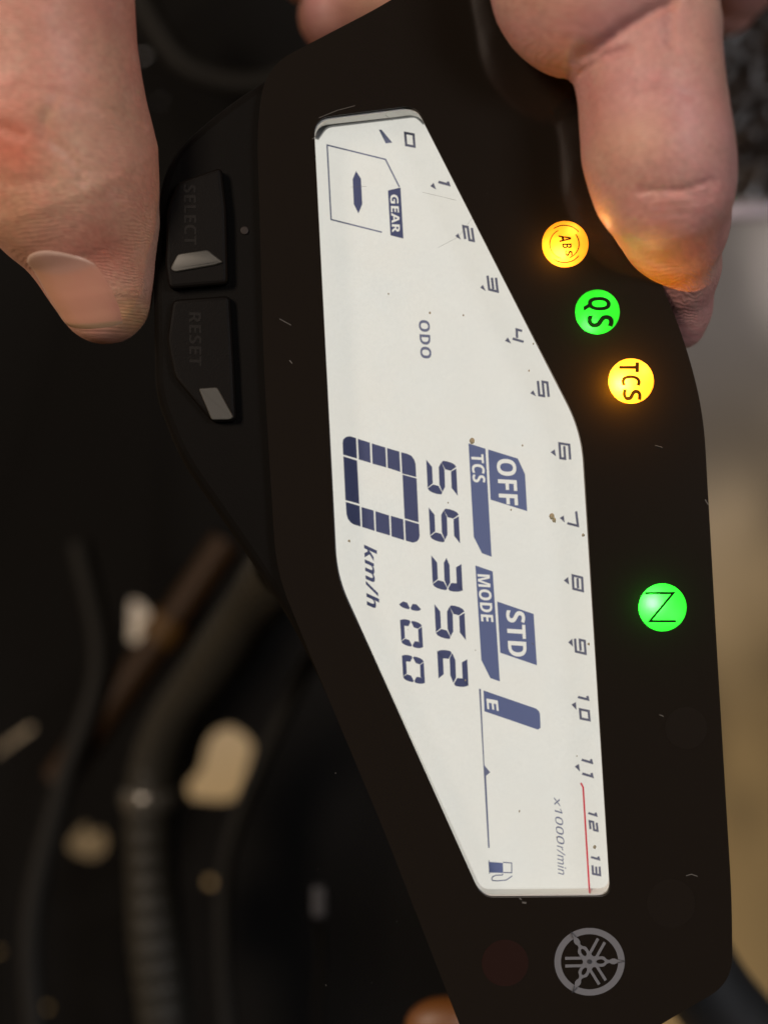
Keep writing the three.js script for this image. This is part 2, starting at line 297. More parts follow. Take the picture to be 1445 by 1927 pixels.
  for (const [f, a] of [[Z1, [1105, 772, 1135, 742, 1158, 803]], [Z2, [345, 607, 370, 583, 392, 638]], [Z2, [557, 1045, 578, 1020, 605, 1075]], [Z3, [240, 200, 265, 168, 297, 225]], [Z3, [468, 675, 495, 648, 522, 703]], [Z3, [652, 1210, 690, 1183, 702, 1247]], [Z3, [735, 1805, 772, 1783, 780, 1847]], [ZB, [950, 645, 967, 631, 971, 661]], [ZB, [967, 885, 983, 871, 986, 902]], [Z7, [893, 210, 932, 188, 937, 257]], [Z7, [922, 745, 958, 722, 967, 790]]]) poly('scale_tick', f, a, mPrint);
  add('red_line', inkStroke(map(Z7, [974, 886, 994, 925, 1047, 1796]), 3.2, z), mRed);
}
// red line carried up the end of the well
{ const a = P(1108.3, 1669, ZL + 0.2 * mm), b = P(1109, 1684, -1.2 * mm), c = a.clone().lerp(b, 0.5), d = b.clone().sub(a); const g = new THREE.BoxGeometry(0.22 * mm, 0.3 * mm, d.length()); g.lookAt(d.clone().normalize()); g.translate(c.x, c.y, c.z); part('red_line', g, mRed, cluster); }
{ // clear pane in the opening
  const g = new THREE.ShapeGeometry(shapeOf(WIN, -0.8 * mm)); g.translate(0, 0, -0.8 * mm);
  part('window_pane', g, mat(rgb(1, 1, 1), 0.02, { transmission: 1, thickness: 0, ior: 1.45 }), cluster, 'clear pane over the display');
}

// tell-tale lamps
function indicator(cx, cy, r, kind, label) {
  const orange = kind === 'amber';
  const col = orange ? rgb(1.0, 0.4, 0.0) : rgb(0.0, 0.74, 0.006);
  // a white cup let into the face, closed by a tinted diffusing lens
  const L = [cx, cy, r], cup = new THREE.Shape(round(L, 1.05)); cup.holes.push(new THREE.Path(round(L, 0.99)));
  part('lamp_cup', slab(cup, -2.18 * mm, -0.5 * mm), mat(rgb(0.5, 0.5, 0.48), 0.7), cluster);
  const g = new THREE.CircleGeometry(r * S * 0.992, 48), p = P(cx, cy, 0); g.translate(p.x, p.y, -0.06 * mm);
  const lens = part('indicator_lens', g, mat(orange ? rgb(1, 0.38, 0.03) : rgb(0.03, 0.8, 0.035), 1, { transmission: 0.6, thickness: 0, specularIntensity: 0.3, emissive: col, emissiveIntensity: orange ? 0.5 : 0.3 }), cluster, label);
  return lens;
}
function led(px, py, h, color, I) {
  const l = new THREE.PointLight(color, I, 0.6, 2); const p = P(px, py, h), o = origins.get(cluster);
  l.position.set(p.x - o.x, p.y - o.y, p.z - o.z); l.shadow.radius = 0.02; l.castShadow = true; l.name = 'indicator_light'; cluster.add(l);
}
const mSymA = mat(rgb(0.005, 0.0025, 0.0), 0.8, { specularIntensity: 0.2 }), mSymG = mat(rgb(0.0015, 0.004, 0.001), 0.8, { specularIntensity: 0.2 });
const amberLight = rgb(1, 0.38, 0.0), greenLight = rgb(0.02, 1, 0.03);
{
  const z = -0.03 * mm, Y = (x, y) => [990 + x * 0.20753, 380 + y * 0.20753];
  const text = (lens, s, font, o, e, up, m) => { const O = Y(...o), E = Y(...e), U = Y(o[0] + up[0], o[1] + up[1]); for (const g of letters(s, font, O, E, [U[0] - O[0], U[1] - O[1]], z)) part('symbol', g, m, lens); };
  const abs = indicator(1063, 459.5, 44.5, 'amber', 'amber tell-tale lamp lettered ABS');
  text(abs, 'A', 'sans_bold', [290, 303], [300, 365], [108, -4], mSymA); text(abs, 'B', 'sans_bold', [322, 378], [327, 420], [86, 0], mSymA); text(abs, 'S', 'sans_bold', [350, 444], [356, 492], [64, -4], mSymA);
  const arc = (r, a0, a1, w) => { const p = []; for (let i = 0; i <= 16; i++) { const t = (a0 + (a1 - a0) * i / 16) * Math.PI / 180; p.push([1061.5 + r * Math.cos(t), 459 + r * Math.sin(t)]); } part('symbol', inkStroke(p, w, z), mSymA, abs); };
  arc(27.5, -40, 70, 1.7); arc(27.5, 105, 245, 1.7); arc(35, -125, -40, 1.7); arc(35, 40, 125, 1.7);
  const qs = indicator(1123.5, 587, 43, 'green', 'green tell-tale lamp lettered QS');
  text(qs, 'Q', 'sans_bold', [556, 862], [568, 988], [200, 0], mSymG); text(qs, 'S', 'sans_bold', [552, 1030], [560, 1140], [232, -8], mSymG);
  const tc = indicator(1187, 717, 43.5, 'amber', 'amber tell-tale lamp lettered TCS');
  text(tc, 'T', 'sans_bold', [840, 1456], [840, 1545], [180, 0], mSymA); text(tc, 'C', 'sans_bold', [860, 1572], [866, 1668], [170, 0], mSymA); text(tc, 'S', 'sans_bold', [872, 1700], [880, 1800], [165, 0], mSymA);
  const nn = indicator(1246, 1143, 46, 'green', 'green tell-tale lamp lettered N');
  part('symbol', inkStroke([[1213, 1116], [1266, 1116], [1222, 1169], [1271, 1169]].map(([x, y]) => [x, y]), 4.2, z), mSymG, nn);
  led(1048, 472, 2.2 * mm, amberLight, 0.0003); led(1170, 724, 2.2 * mm, amberLight, 0.00105); led(1118, 600, 2 * mm, greenLight, 0.00008); led(1232, 1138, 2 * mm, greenLight, 0.0002);
  // the diodes themselves, in the cups behind the lenses
  const warm = rgb(1, 0.95, 0.8), pale = rgb(0.9, 1, 0.9);
  led(1052, 482, -1.3 * mm, warm, 0.00009); led(1076, 436, -1.1 * mm, warm, 0.000014); led(1166, 724, -1.5 * mm, warm, 0.00026); led(1208, 697, -1.2 * mm, warm, 0.000026); led(1106, 614, -1.1 * mm, pale, 0.00006); led(1138, 566, -1.5 * mm, pale, 0.00001); led(1224, 1133, -1.4 * mm, pale, 0.00024); led(1264, 1156, -1.6 * mm, pale, 0.00002);
}
// tell-tales that are not lit
for (const [x, y, r] of [[950, 1812, 44], [1262, 1700, 46], [1290, 1370, 40]]) {
  const pts = []; for (let i = 0; i < 32; i++) pts.push([x + r * Math.cos(i / 16 * Math.PI), y + r * Math.sin(i / 16 * Math.PI)]);
  part('unlit_indicator', metreUV(inkPoly(pts, 0.02 * mm)), mat(x < 1000 ? rgb(0.0165, 0.0082, 0.0068) : rgb(0.0108, 0.0083, 0.0065), 0.2, { roughnessMap: hazeTex, specularIntensity: 0.6 }), cluster);
}
{ // emblem: ring and three crossed forks
  const emb = new THREE.Group(); emb.name = 'emblem'; emb.userData.label = 'grey ring emblem with three crossed tuning forks'; cluster.add(emb); origins.set(emb, origins.get(cluster));
  const m = mat(rgb(0.105, 0.105, 0.115), 0.5), md = mat(rgb(0.015, 0.015, 0.018), 0.5), C = [1108.7, 1809.7], q = 0.12457, z = 0.03 * mm;
  const circ = (r) => { const p = []; for (let i = 0; i < 64; i++) p.push([C[0] + r * q * Math.cos(i / 32 * Math.PI), C[1] + r * q * 0.965 * Math.sin(i / 32 * Math.PI)]); return p; };
  part('ring', inkPoly(circ(530), z, [circ(432)]), m, emb);
  [-1, 119, 238].forEach((deg, k) => {
    const t = deg * Math.PI / 180, f = (a, b) => [C[0] + q * (a * Math.cos(t) - b * Math.sin(t)), C[1] + q * (a * Math.sin(t) + b * Math.cos(t))], M = (s, arr) => { const o = []; for (let i = 0; i < arr.length; i += 2) o.push(f(arr[i], arr[i + 1] * s)); return o; };
    const half = [535, 0, 440, 20, 370, 44, 335, 40, 300, 22, 265, 30, 225, 70, 200, 78, 70, 78, -60, 78, -368, 80, -368, 36, -120, 36, -105, 20, -100, 0];
    const half2 = []; for (let i = half.length - 4; i > 0; i -= 2) half2.push(half[i], -half[i + 1]);
    const hole = []; for (let i = 0; i < 20; i++) { const a = i / 10 * Math.PI; hole.push(f(165 + 62 * Math.cos(a), 34 * Math.sin(a))); }
    part('fork', inkPoly(M(1, [...half, ...half2]), z + (k + 1) * 0.06 * mm, [hole]), m, emb);
    part('fork_outline', inkStroke(M(1, [430, 24, 538, 0, 430, -24]), 1.1, z + 0.3 * mm), md, emb);
  });
  const dot = []; for (let i = 0; i < 20; i++) dot.push([C[0] + 4.4 * Math.cos(i / 10 * Math.PI), C[1] + 4.4 * Math.sin(i / 10 * Math.PI)]);
  part('hub', inkPoly(dot, z + 0.32 * mm), md, emb);
}
{ // two push buttons on the lower ledge
  const B6 = (x, y) => [280 + x * 0.31146, 220 + y * 0.31146], mB = mat(rgb(0.0038, 0.003, 0.0025), 0.55, { specularIntensity: 0.12, bumpMap: plasticBump, bumpScale: 0.00004 }), mTip = mat(rgb(0.042, 0.040, 0.034), 0.45, { metalness: 0.15 });
  const R = (a, r) => { const o = []; for (let i = 0; i < a.length; i += 2) o.push([...B6(a[i], a[i + 1]), r]); return roundPoly(o, 4); };
  const z0 = -2.4 * mm;
  const b1 = part('button', toCreasedNormals(metreUV(slab(shapeOf(R([170, 395, 440, 300, 470, 560, 480, 1010, 120, 1040, 100, 900, 110, 560], 12), 0), z0, 0.2 * mm, 0.7 * mm)), 0.2), mB, cluster, 'black button lettered SELECT');
  const b2 = part('button', toCreasedNormals(metreUV(slab(shapeOf(R([140, 1100, 490, 1075, 515, 1500, 530, 1840, 380, 1845, 150, 1570, 105, 1340], 12), 0), z0, -0.3 * mm, 0.7 * mm)), 0.2), mB, cluster, 'black button lettered RESET');
  const mEm = mat(rgb(0.0068, 0.0055, 0.0047), 0.5, { specularIntensity: 0.2 }), raise = (g) => metreUV(g);
  for (const g of letters('SELECT', 'sans_bold', B6(212, 410), B6(218, 775), [23, 0], 0.22 * mm)) part('embossed_letter', raise(g), mEm, b1);
  for (const g of letters('RESET', 'sans_bold', B6(244, 1180), B6(248, 1505), [23, 1], -0.28 * mm)) part('embossed_letter', raise(g), mEm, b2);
  part('silver_tip', toCreasedNormals(slab(shapeOf(R([132, 922, 178, 832, 358, 806, 455, 882, 400, 900, 160, 942], 5), 0), -0.5 * mm, 0.7 * mm, 0.35 * mm), 0.5), mTip, b1, 'bevelled silver tip');
  part('silver_tip', toCreasedNormals(slab(shapeOf(R([300, 1640, 415, 1632, 515, 1815, 490, 1830, 380, 1832], 5), 0), -0.6 * mm, 0.1 * mm, 0.3 * mm), 0.5), mTip, b2, 'flat silver tip');
  // small screw head by the ledge
  const sc = []; for (let i = 0; i < 16; i++) sc.push(new THREE.Vector2(458 + 8 * Math.cos(i / 8 * Math.PI), 429 + 8 * Math.sin(i / 8 * Math.PI)));
  part('pin', slab(shapeOf(sc, 0), -2.4 * mm, -1.9 * mm, 0.15 * mm), mat(rgb(0.02, 0.015, 0.013), 0.5, { specularIntensity: 0.3 }), cluster);
}
{ // scratches and crumbs on the pane and the face
  const gs = [], mS = mat(rgb(0.075, 0.068, 0.06), 0.6), z = -0.75 * mm, zf = 0.02 * mm;
  const sc = (a, w, zz) => gs.push(inkStroke(a, w, zz));
  sc([[795, 362], [830, 370], [858, 377]], 0.3, z); sc([[824, 466], [862, 446], [893, 404]], 0.32, z); sc([[660, 352], [690, 351]], 0.3, z); sc([[725, 216], [739, 228]], 0.4, z);
  sc([[1290, 1648], [1300, 1645], [1312, 1649]], 1.3, zf); sc([[977, 1690], [981, 1693]], 2.2, zf); sc([[982, 1698], [990, 1699]], 3.2, zf); sc([[526, 600], [548, 612]], 1.1, zf); sc([[545, 678], [550, 684]], 1.6, zf); sc([[1000, 1210], [1004, 1213]], 1.2, zf);
  sc([[588, 262], [600, 250]], 1, zf); sc([[600, 222], [634, 208], [668, 199]], 0.8, zf); sc([[1326, 940], [1332, 950]], 1.5, zf); sc([[1240, 1345], [1248, 1348]], 1.4, zf); sc([[1232, 838], [1246, 842]], 0.9, zf);
  for (let i = 0; i < 14; i++) { const x = 560 + rnd() * 780, y = 180 + rnd() * 1700; if (x > 620 + (y - 200) * 0.2 && x < 760 + (y - 200) * 0.5) continue; const r = 0.5 + rnd() * 0.6; sc([[x, y], [x + r * 2 * (rnd() - 0.5), y + r * 2]], r, zf); }
  const d = part('scratches', mergeGeometries(gs), mS, cluster); d.userData.kind = 'stuff';
  const cr = [], mC = mat(rgb(0.25, 0.22, 0.15), 0.9);
  const crumb = (px, py, r, zz) => { const g = new THREE.IcosahedronGeometry(r * S, 1), p = g.attributes.position; for (let i = 0; i < p.count; i++) { const k = 0.7 + 0.6 * hash3(Math.round(p.getX(i) * 1e6), Math.round(p.getY(i) * 1e6), Math.round(p.getZ(i) * 1e6)); p.setXYZ(i, p.getX(i) * k, p.getY(i) * k * 1.3, p.getZ(i) * k * 0.6); } g.computeVertexNormals(); const q = P(px, py, zz); g.translate(q.x, q.y, q.z); cr.push(g); };
  crumb(888, 830, 4.5, z); crumb(1038, 972, 4.5, z); crumb(1042, 979, 3.5, z); crumb(1097, 1007, 2.4, z); crumb(1107, 1212, 2.2, z); crumb(657, 1018, 2.2, z); crumb(1118, 1594, 3, z);
  for (let i = 0; i < 14; i++) { const t = rnd(), y = 330 + t * 1250; crumb(640 + (y - 300) * 0.12 + 60 + rnd() * (180 + Math.min(220, (y - 300) * 0.3)), y, 0.8 + rnd() * 0.9, z); }
  const c2 = part('crumbs', mergeGeometries(cr), mC, cluster); c2.userData.kind = 'stuff';
}

// ------------------------------------------------------------------ the hand
// bones: [px, py, z mm, radius px] chains, joined smoothly
const node = ([px, py, z, r]) => { const p = P(px, py, z * mm); return [p.x, p.y, p.z, r * K(z * mm)]; };
const THUMB = [[-60, -420, 4, 200], [62, -150, 8, 178], [72, 40, 8, 166], [92, 220, 5, 170], [125, 345, 1, 166], [172, 450, -3, 108], [192, 535, -5, 82], [200, 570, -6, 73]];
const INDEX = [[1090, -330, -4, 230], [1105, -150, 9, 205], [1108, -42, 12, 188]];
const INDEX2 = [[1225, -300, 0, 130], [1238, -80, 10, 108], [1234, 60, 11, 112], [1226, 175, 11.5, 127], [1236, 280, 11, 133], [1250, 350, 9, 123], [1266, 420, 2, 97], [1276, 505, -6, 70], [1281, 580, -12, 50], [1283, 618, -14, 38]];
const OTHERS = [
  [[1150, -520, -30, 150], [1385, -230, -50, 105], [1392, -70, -60, 85], [1362, 5, -66, 62]],
  [[900, -480, -50, 120], [930, -170, -62, 95], [700, -85, -60, 88], [588, -68, -56, 76]],
  [[700, -520, -55, 120], [900, -60, -52, 80], [760, 8, -48, 76], [628, 32, -44, 68]],
  [[-60, -420, 4, 200], [250, -640, -25, 260], [700, -700, -40, 330], [1090, -520, -25, 260], [1090, -330, -4, 230]],
  [[700, -700, -40, 330], [690, -560, -52, 200]],
];
const BONES = [];
const addChain = (c, k) => { for (let i = 0; i + 1 < c.length; i++) BONES.push([...node(c[i]), ...node(c[i + 1]), k]); };
addChain(THUMB, 5 * mm); addChain(INDEX, 3.2 * mm); addChain(INDEX2, 3.2 * mm); for (const c of OTHERS) addChain(c, 4 * mm);
// creases: polylines in the drawing, [depth mm, half width px, points]
const CREASES = [
  [1.3, 7, [[1062, 158], [1092, 152], [1130, 131], [1180, 102], [1226, 78]]], [0.7, 5, [[1078, 176], [1110, 163], [1150, 160]]], [0.8, 8, [[1232, -20], [1226, 20], [1220, 70], [1216, 150]]], [0.25, 5, [[1290, 62], [1330, 50]]],
  [0.4, 10, [[1170, 396], [1210, 400], [1250, 399], [1300, 386]]], [0.55, 4, [[1172, 399], [1205, 402], [1245, 401]]], [0.45, 3.2, [[1222, 403], [1262, 397], [1292, 382]]], [0.45, 3.5, [[1185, 413], [1240, 412], [1292, 404]]], [0.35, 3.5, [[1200, 426], [1250, 423], [1296, 412]]], [0.25, 3.5, [[1200, 440], [1260, 436]]], [0.25, 4, [[1150, 245], [1200, 232], [1260, 250]]], [0.2, 4, [[1140, 225], [1190, 205], [1240, 222]]], [0.2, 4, [[1215, 110], [1222, 190]]],
  [0.6, 9, [[-20, 288], [50, 288], [85, 300]]], [0.45, 6, [[85, 222], [150, 230], [215, 243], [275, 252]]], [0.4, 6, [[150, 240], [130, 275], [125, 310]]], [0.45, 6, [[140, 312], [165, 330], [182, 355], [186, 372]]], [0.2, 4, [[186, 355], [225, 350], [270, 345]]], [0.3, 8, [[-10, 200], [30, 180], [45, 140]]], [0.35, 9, [[-20, 350], [60, 380], [130, 372]]],
].map(([d, w, pts]) => ({ d: d * 0.55 * mm, w: w * 1.15 * S, p: pts.map(([x, y]) => P2(x, y, 4 * mm)) }));
function creaseDepth(x, y) {
  let s = 0;
  for (const c of CREASES) {
    let best = 1e9;
    for (let i = 0; i + 1 < c.p.length; i++) { const a = c.p[i], b = c.p[i + 1], dx = b.x - a.x, dy = b.y - a.y; let t = ((x - a.x) * dx + (y - a.y) * dy) / (dx * dx + dy * dy); t = t < 0 ? 0 : t > 1 ? 1 : t; const ex = x - a.x - t * dx, ey = y - a.y - t * dy, e = ex * ex + ey * ey; if (e < best) best = e; }
    const q = best / (c.w * c.w); if (q < 9) s += c.d * Math.exp(-q);
  }
  return s;
}
function sdfRaw(x, y, z) {
  let d = 1;
  for (const b of BONES) {
    const ax = x - b[0], ay = y - b[1], az = z - b[2], bx = b[4] - b[0], by = b[5] - b[1], bz = b[6] - b[2];
    let t = (ax * bx + ay * by + az * bz) / (bx * bx + by * by + bz * bz); t = t < 0 ? 0 : t > 1 ? 1 : t;
    const ex = ax - t * bx, ey = ay - t * by, ez = az - t * bz, e = Math.sqrt(ex * ex + ey * ey + ez * ez) - (b[3] + (b[7] - b[3]) * t), k = b[8];
    const h = Math.max(0, k - Math.abs(d - e)); d = Math.min(d, e) - h * h / (4 * k);
  }
  return d;
}
function sdf(x, y, z) {
  let d = sdfRaw(x, y, z);
  if (d > -0.004 && d < 0.004) d += creaseDepth(x, y) + (fbm(x * 200, y * 200, z * 200, 2) - 0.5) * 0.35 * mm;
  return d;
}
function surfaceNet(lo, hi, h) {
  const nx = Math.ceil((hi[0] - lo[0]) / h) + 1, ny = Math.ceil((hi[1] - lo[1]) / h) + 1, nz = Math.ceil((hi[2] - lo[2]) / h) + 1, F = new Float32Array(nx * ny * nz).fill(1), id = (i, j, k) => (k * ny + j) * nx + i, b = 6;
  for (let k = 0; k < nz; k += b) for (let j = 0; j < ny; j += b) for (let i = 0; i < nx; i += b) {
    const c = sdfRaw(lo[0] + (i + b / 2) * h, lo[1] + (j + b / 2) * h, lo[2] + (k + b / 2) * h), far = Math.abs(c) > b * h * 0.95 + 0.005;
    for (let kk = k; kk < Math.min(nz, k + b); kk++) for (let jj = j; jj < Math.min(ny, j + b); jj++) for (let ii = i; ii < Math.min(nx, i + b); ii++) F[id(ii, jj, kk)] = far ? c : sdf(lo[0] + ii * h, lo[1] + jj * h, lo[2] + kk * h);
  }
  const V = [], I = new Int32Array(nx * ny * nz).fill(-1), T = [];
  const E = [[0, 1], [0, 2], [0, 4], [1, 3], [1, 5], [2, 3], [2, 6], [3, 7], [4, 5], [4, 6], [5, 7], [6, 7]];
  for (let k = 0; k + 1 < nz; k++) for (let j = 0; j + 1 < ny; j++) for (let i = 0; i + 1 < nx; i++) {
    let m = 0; const f = []; for (let q = 0; q < 8; q++) { const v = F[id(i + (q & 1), j + ((q >> 1) & 1), k + (q >> 2))]; f.push(v); if (v < 0) m |= 1 << q; }
    if (m === 0 || m === 255) continue;
    let sx = 0, sy = 0, sz = 0, n = 0;
    for (const [a, c] of E) { if (((m >> a) & 1) === ((m >> c) & 1)) continue; const t = f[a] / (f[a] - f[c]); sx += (a & 1) + t * ((c & 1) - (a & 1)); sy += ((a >> 1) & 1) + t * (((c >> 1) & 1) - ((a >> 1) & 1)); sz += (a >> 2) + t * ((c >> 2) - (a >> 2)); n++; }
    I[id(i, j, k)] = V.length / 3; V.push(lo[0] + (i + sx / n) * h, lo[1] + (j + sy / n) * h, lo[2] + (k + sz / n) * h);
  }
  const quad = (a, b2, c, d, flip) => { if (a < 0 || b2 < 0 || c < 0 || d < 0) return; if (flip) T.push(a, c, b2, a, d, c); else T.push(a, b2, c, a, c, d); };
  for (let k = 1; k + 1 < nz; k++) for (let j = 1; j + 1 < ny; j++) for (let i = 1; i + 1 < nx; i++) {
    const s = F[id(i, j, k)] < 0;
    if (s !== (F[id(i + 1, j, k)] < 0)) quad(I[id(i, j - 1, k - 1)], I[id(i, j, k - 1)], I[id(i, j, k)], I[id(i, j - 1, k)], !s);
    if (s !== (F[id(i, j + 1, k)] < 0)) quad(I[id(i - 1, j, k - 1)], I[id(i - 1, j, k)], I[id(i, j, k)], I[id(i, j, k - 1)], !s);
    if (s !== (F[id(i, j, k + 1)] < 0)) quad(I[id(i - 1, j - 1, k)], I[id(i, j - 1, k)], I[id(i, j, k)], I[id(i - 1, j, k)], !s);
  }
  return [V, T];
}
{
  const lo = P(-420, 740, 0), hi = P(1600, -1120, 0);
  const [V, T] = surfaceNet([lo.x * 1.15, lo.y, -0.085], [hi.x * 1.15, hi.y * 1.1, 0.04], 0.75 * mm);
  const n = V.length / 3, N = new Float32Array(V.length), C = new Float32Array(V.length), UV = new Float32Array(n * 2);
  const blob = (x, y, cx, cy, r) => { const c = P2(cx, cy, 4 * mm), k = r * S; return Math.exp(-((x - c.x) ** 2 + (y - c.y) ** 2) / (k * k)); };
  const axisAt = (chain, y) => { for (let i = 0; i + 1 < chain.length; i++) { const a = node(chain[i]), b = node(chain[i + 1]); if (y <= a[1] && y >= b[1]) { const t = (a[1] - y) / (a[1] - b[1]); return [a[0] + (b[0] - a[0]) * t, a[2] + (b[2] - a[2]) * t]; } } const e = node(chain[y > 0 ? 0 : chain.length - 1]); return [e[0], e[2]]; };
  for (let i = 0; i < n; i++) {
    const x = V[3 * i], y = V[3 * i + 1], z = V[3 * i + 2], e = 0.35 * mm;
    let gx = sdf(x + e, y, z) - sdf(x - e, y, z), gy = sdf(x, y + e, z) - sdf(x, y - e, z), gz = sdf(x, y, z + e) - sdf(x, y, z - e); const l = Math.hypot(gx, gy, gz) || 1;
    N[3 * i] = gx / l; N[3 * i + 1] = gy / l; N[3 * i + 2] = gz / l;
    const thumb = x < -0.015;
    const ax = axisAt(thumb ? THUMB : INDEX2, y), ang = Math.atan2(x - ax[0], z - ax[1]);
    UV[2 * i] = ang * 0.011; UV[2 * i + 1] = y;
    // skin: base tone with blotches of red, ochre and pallor
    const m1 = fbm(x * 120, y * 120, z * 120, 4), m2 = fbm(x * 60 + 9, y * 60, z * 60, 3), m3 = fbm(x * 420, y * 420, z * 420, 3);
    let c = thumb ? [0.49, 0.243, 0.175] : [0.475, 0.236, 0.215];  // finger base pinker than thumb: cool light on it put into the skin colour
    const mixTo = (t, k) => { for (let q = 0; q < 3; q++) c[q] += (t[q] - c[q]) * k; };
    mixTo([0.50, 0.20, 0.15], Math.max(0, Math.min(1, (m1 - 0.42) * 3)) * 0.5);
    mixTo([0.50, 0.33, 0.21], Math.max(0, Math.min(1, (m2 - 0.5) * 4)) * 0.5);
    mixTo([0.58, 0.36, 0.28], Math.max(0, Math.min(1, (m3 - 0.55) * 4)) * 0.3);
    if (thumb) { mixTo([0.50, 0.15, 0.09], 0.6 * blob(x, y, 60, 300, 60) + 0.5 * blob(x, y, 75, 345, 55)); mixTo([0.46, 0.15, 0.10], 0.65 * blob(x, y, 205, 475, 42)); mixTo([0.44, 0.25, 0.10], 0.7 * blob(x, y, 240, 590, 40)); mixTo([0.33, 0.21, 0.11], 0.5 * blob(x, y, 132, 265, 22)); mixTo([0.45, 0.24, 0.12], 0.55 * blob(x, y, 60, 430, 60)); }
    else { mixTo([0.46, 0.21, 0.18], 0.5 * blob(x, y, 1190, 60, 90)); mixTo([0.52, 0.30, 0.19], 0.5 * blob(x, y, 1160, 320, 55)); mixTo([0.46, 0.20, 0.17], 0.45 * blob(x, y, 1310, 430, 60)); }
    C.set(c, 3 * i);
  }
  const g = new THREE.BufferGeometry();
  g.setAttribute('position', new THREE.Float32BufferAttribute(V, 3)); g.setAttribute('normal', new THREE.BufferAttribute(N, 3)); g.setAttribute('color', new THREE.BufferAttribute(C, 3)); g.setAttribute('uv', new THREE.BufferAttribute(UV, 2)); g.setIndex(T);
  const ridge = dataTex(512, (() => {
    const w = tiled((u, v) => fbm(u * 4, v * 4, 6.1, 3)), a = tiled((u, v) => fbm(u * 3, v * 3, 16.1, 2)), p = tiled((u, v) => fbm(u * 40, v * 40, 26.1, 3)), q = tiled((u, v) => fbm(u * 9, v * 30, 36.1, 3));
    return (u, v) => { const r = Math.sin((v * 22 + 7 * (w(u, v) - 0.5)) * Math.PI * 2), k = THREE.MathUtils.smoothstep(a(u, v), 0.28, 0.5); const h = 0.5 + 0.13 * r * k + 0.35 * (p(u, v) - 0.5) + 0.45 * (q(u, v) - 0.5); return [h, h, h]; };
  })());
  ridge.repeat.set(1 / 0.012, 1 / 0.012);
  const mott = dataTex(512, (() => { const a = tiled((u, v) => fbm(u * 34, v * 34, 41.1, 3)), b = tiled((u, v) => fbm(u * 90, v * 90, 51.1, 2)); return (u, v) => { const k = 0.93 + 0.22 * (a(u, v) - 0.5) + 0.12 * (b(u, v) - 0.5), t = 0.16 * (a(v, u) - 0.5); return [k + 0.02, k - t, k - t * 0.8]; }; })(), true);
  mott.repeat.set(1 / 0.016, 1 / 0.016);
  const hand = thing('hand', 'bare hand gripping the cluster with thumb below and bent finger over its top edge', 'hand', P(700, -700, -40 * mm));
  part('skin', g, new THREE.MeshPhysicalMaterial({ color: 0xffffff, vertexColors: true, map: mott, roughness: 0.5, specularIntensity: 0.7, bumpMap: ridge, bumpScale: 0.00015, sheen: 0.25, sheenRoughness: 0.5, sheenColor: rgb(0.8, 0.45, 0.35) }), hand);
  // thumbnail, laid on the skin along its own axis
  const c0 = P(160, 556, 0), nrm = new THREE.Vector3(-0.44, 0.04, 0.9).normalize(), ax = new THREE.Vector3(0.0, -1, 0.0); ax.addScaledVector(nrm, -ax.dot(nrm)).normalize(); const sd = new THREE.Vector3().crossVectors(ax, nrm).normalize();
  const nu = 26, nv = 22, pv = [], cv = [], iv = [], hl = 5.1 * mm, hw = 6.0 * mm;
  for (let j = 0; j <= nv; j++) for (let i = 0; i <= nu; i++) {
    let u = i / nu * 2 - 1, v = j / nv * 2 - 1; const su = u * Math.sqrt(1 - v * v * 0.34), sv = v * Math.sqrt(1 - u * u * 0.30);
    const q = c0.clone().addScaledVector(ax, su * hl).addScaledVector(sd, sv * hw).addScaledVector(nrm, 18 * mm);
    let s = 0; for (let it = 0; it < 60; it++) { const dd = sdfRaw(q.x, q.y, q.z); if (dd < 0.00002) break; q.addScaledVector(nrm, -Math.min(dd, 3 * mm)); s += dd; if (s > 0.06) break; }
    const edge = Math.max(Math.abs(u), Math.abs(v)); q.addScaledVector(nrm, edge > 0.965 ? -0.15 * mm : 0.36 * mm);
    pv.push(q.x, q.y, q.z);
    const lun = THREE.MathUtils.smoothstep(-(u + 0.42 + 0.4 * v * v) + 0.06, 0, 0.16), tip = THREE.MathUtils.smoothstep(u, 0.86, 0.94);
    const col = [0.47, 0.21, 0.15]; const mix = (t, k) => { for (let w = 0; w < 3; w++) col[w] += (t[w] - col[w]) * k; }; mix([0.50, 0.27, 0.17], fbm(u * 2, v * 2, 3, 2) * 0.6); mix([0.44, 0.24, 0.18], lun); mix([0.48, 0.30, 0.18], tip); mix([0.50, 0.33, 0.26], THREE.MathUtils.smoothstep(Math.max(-u, v), 0.84, 0.92)); cv.push(...col);
  }
  for (let j = 0; j < nv; j++) for (let i = 0; i < nu; i++) { const a = j * (nu + 1) + i; iv.push(a, a + nu + 1, a + 1, a + 1, a + nu + 1, a + nu + 2); }
  const ng = new THREE.BufferGeometry(); ng.setAttribute('position', new THREE.Float32BufferAttribute(pv, 3)); ng.setAttribute('color', new THREE.Float32BufferAttribute(cv, 3)); ng.setIndex(iv); ng.computeVertexNormals();
  part('thumbnail', ng, new THREE.MeshPhysicalMaterial({ color: 0xffffff, vertexColors: true, roughness: 0.28, side: THREE.DoubleSide }), hand, 'short thumbnail with a pale half moon');
}

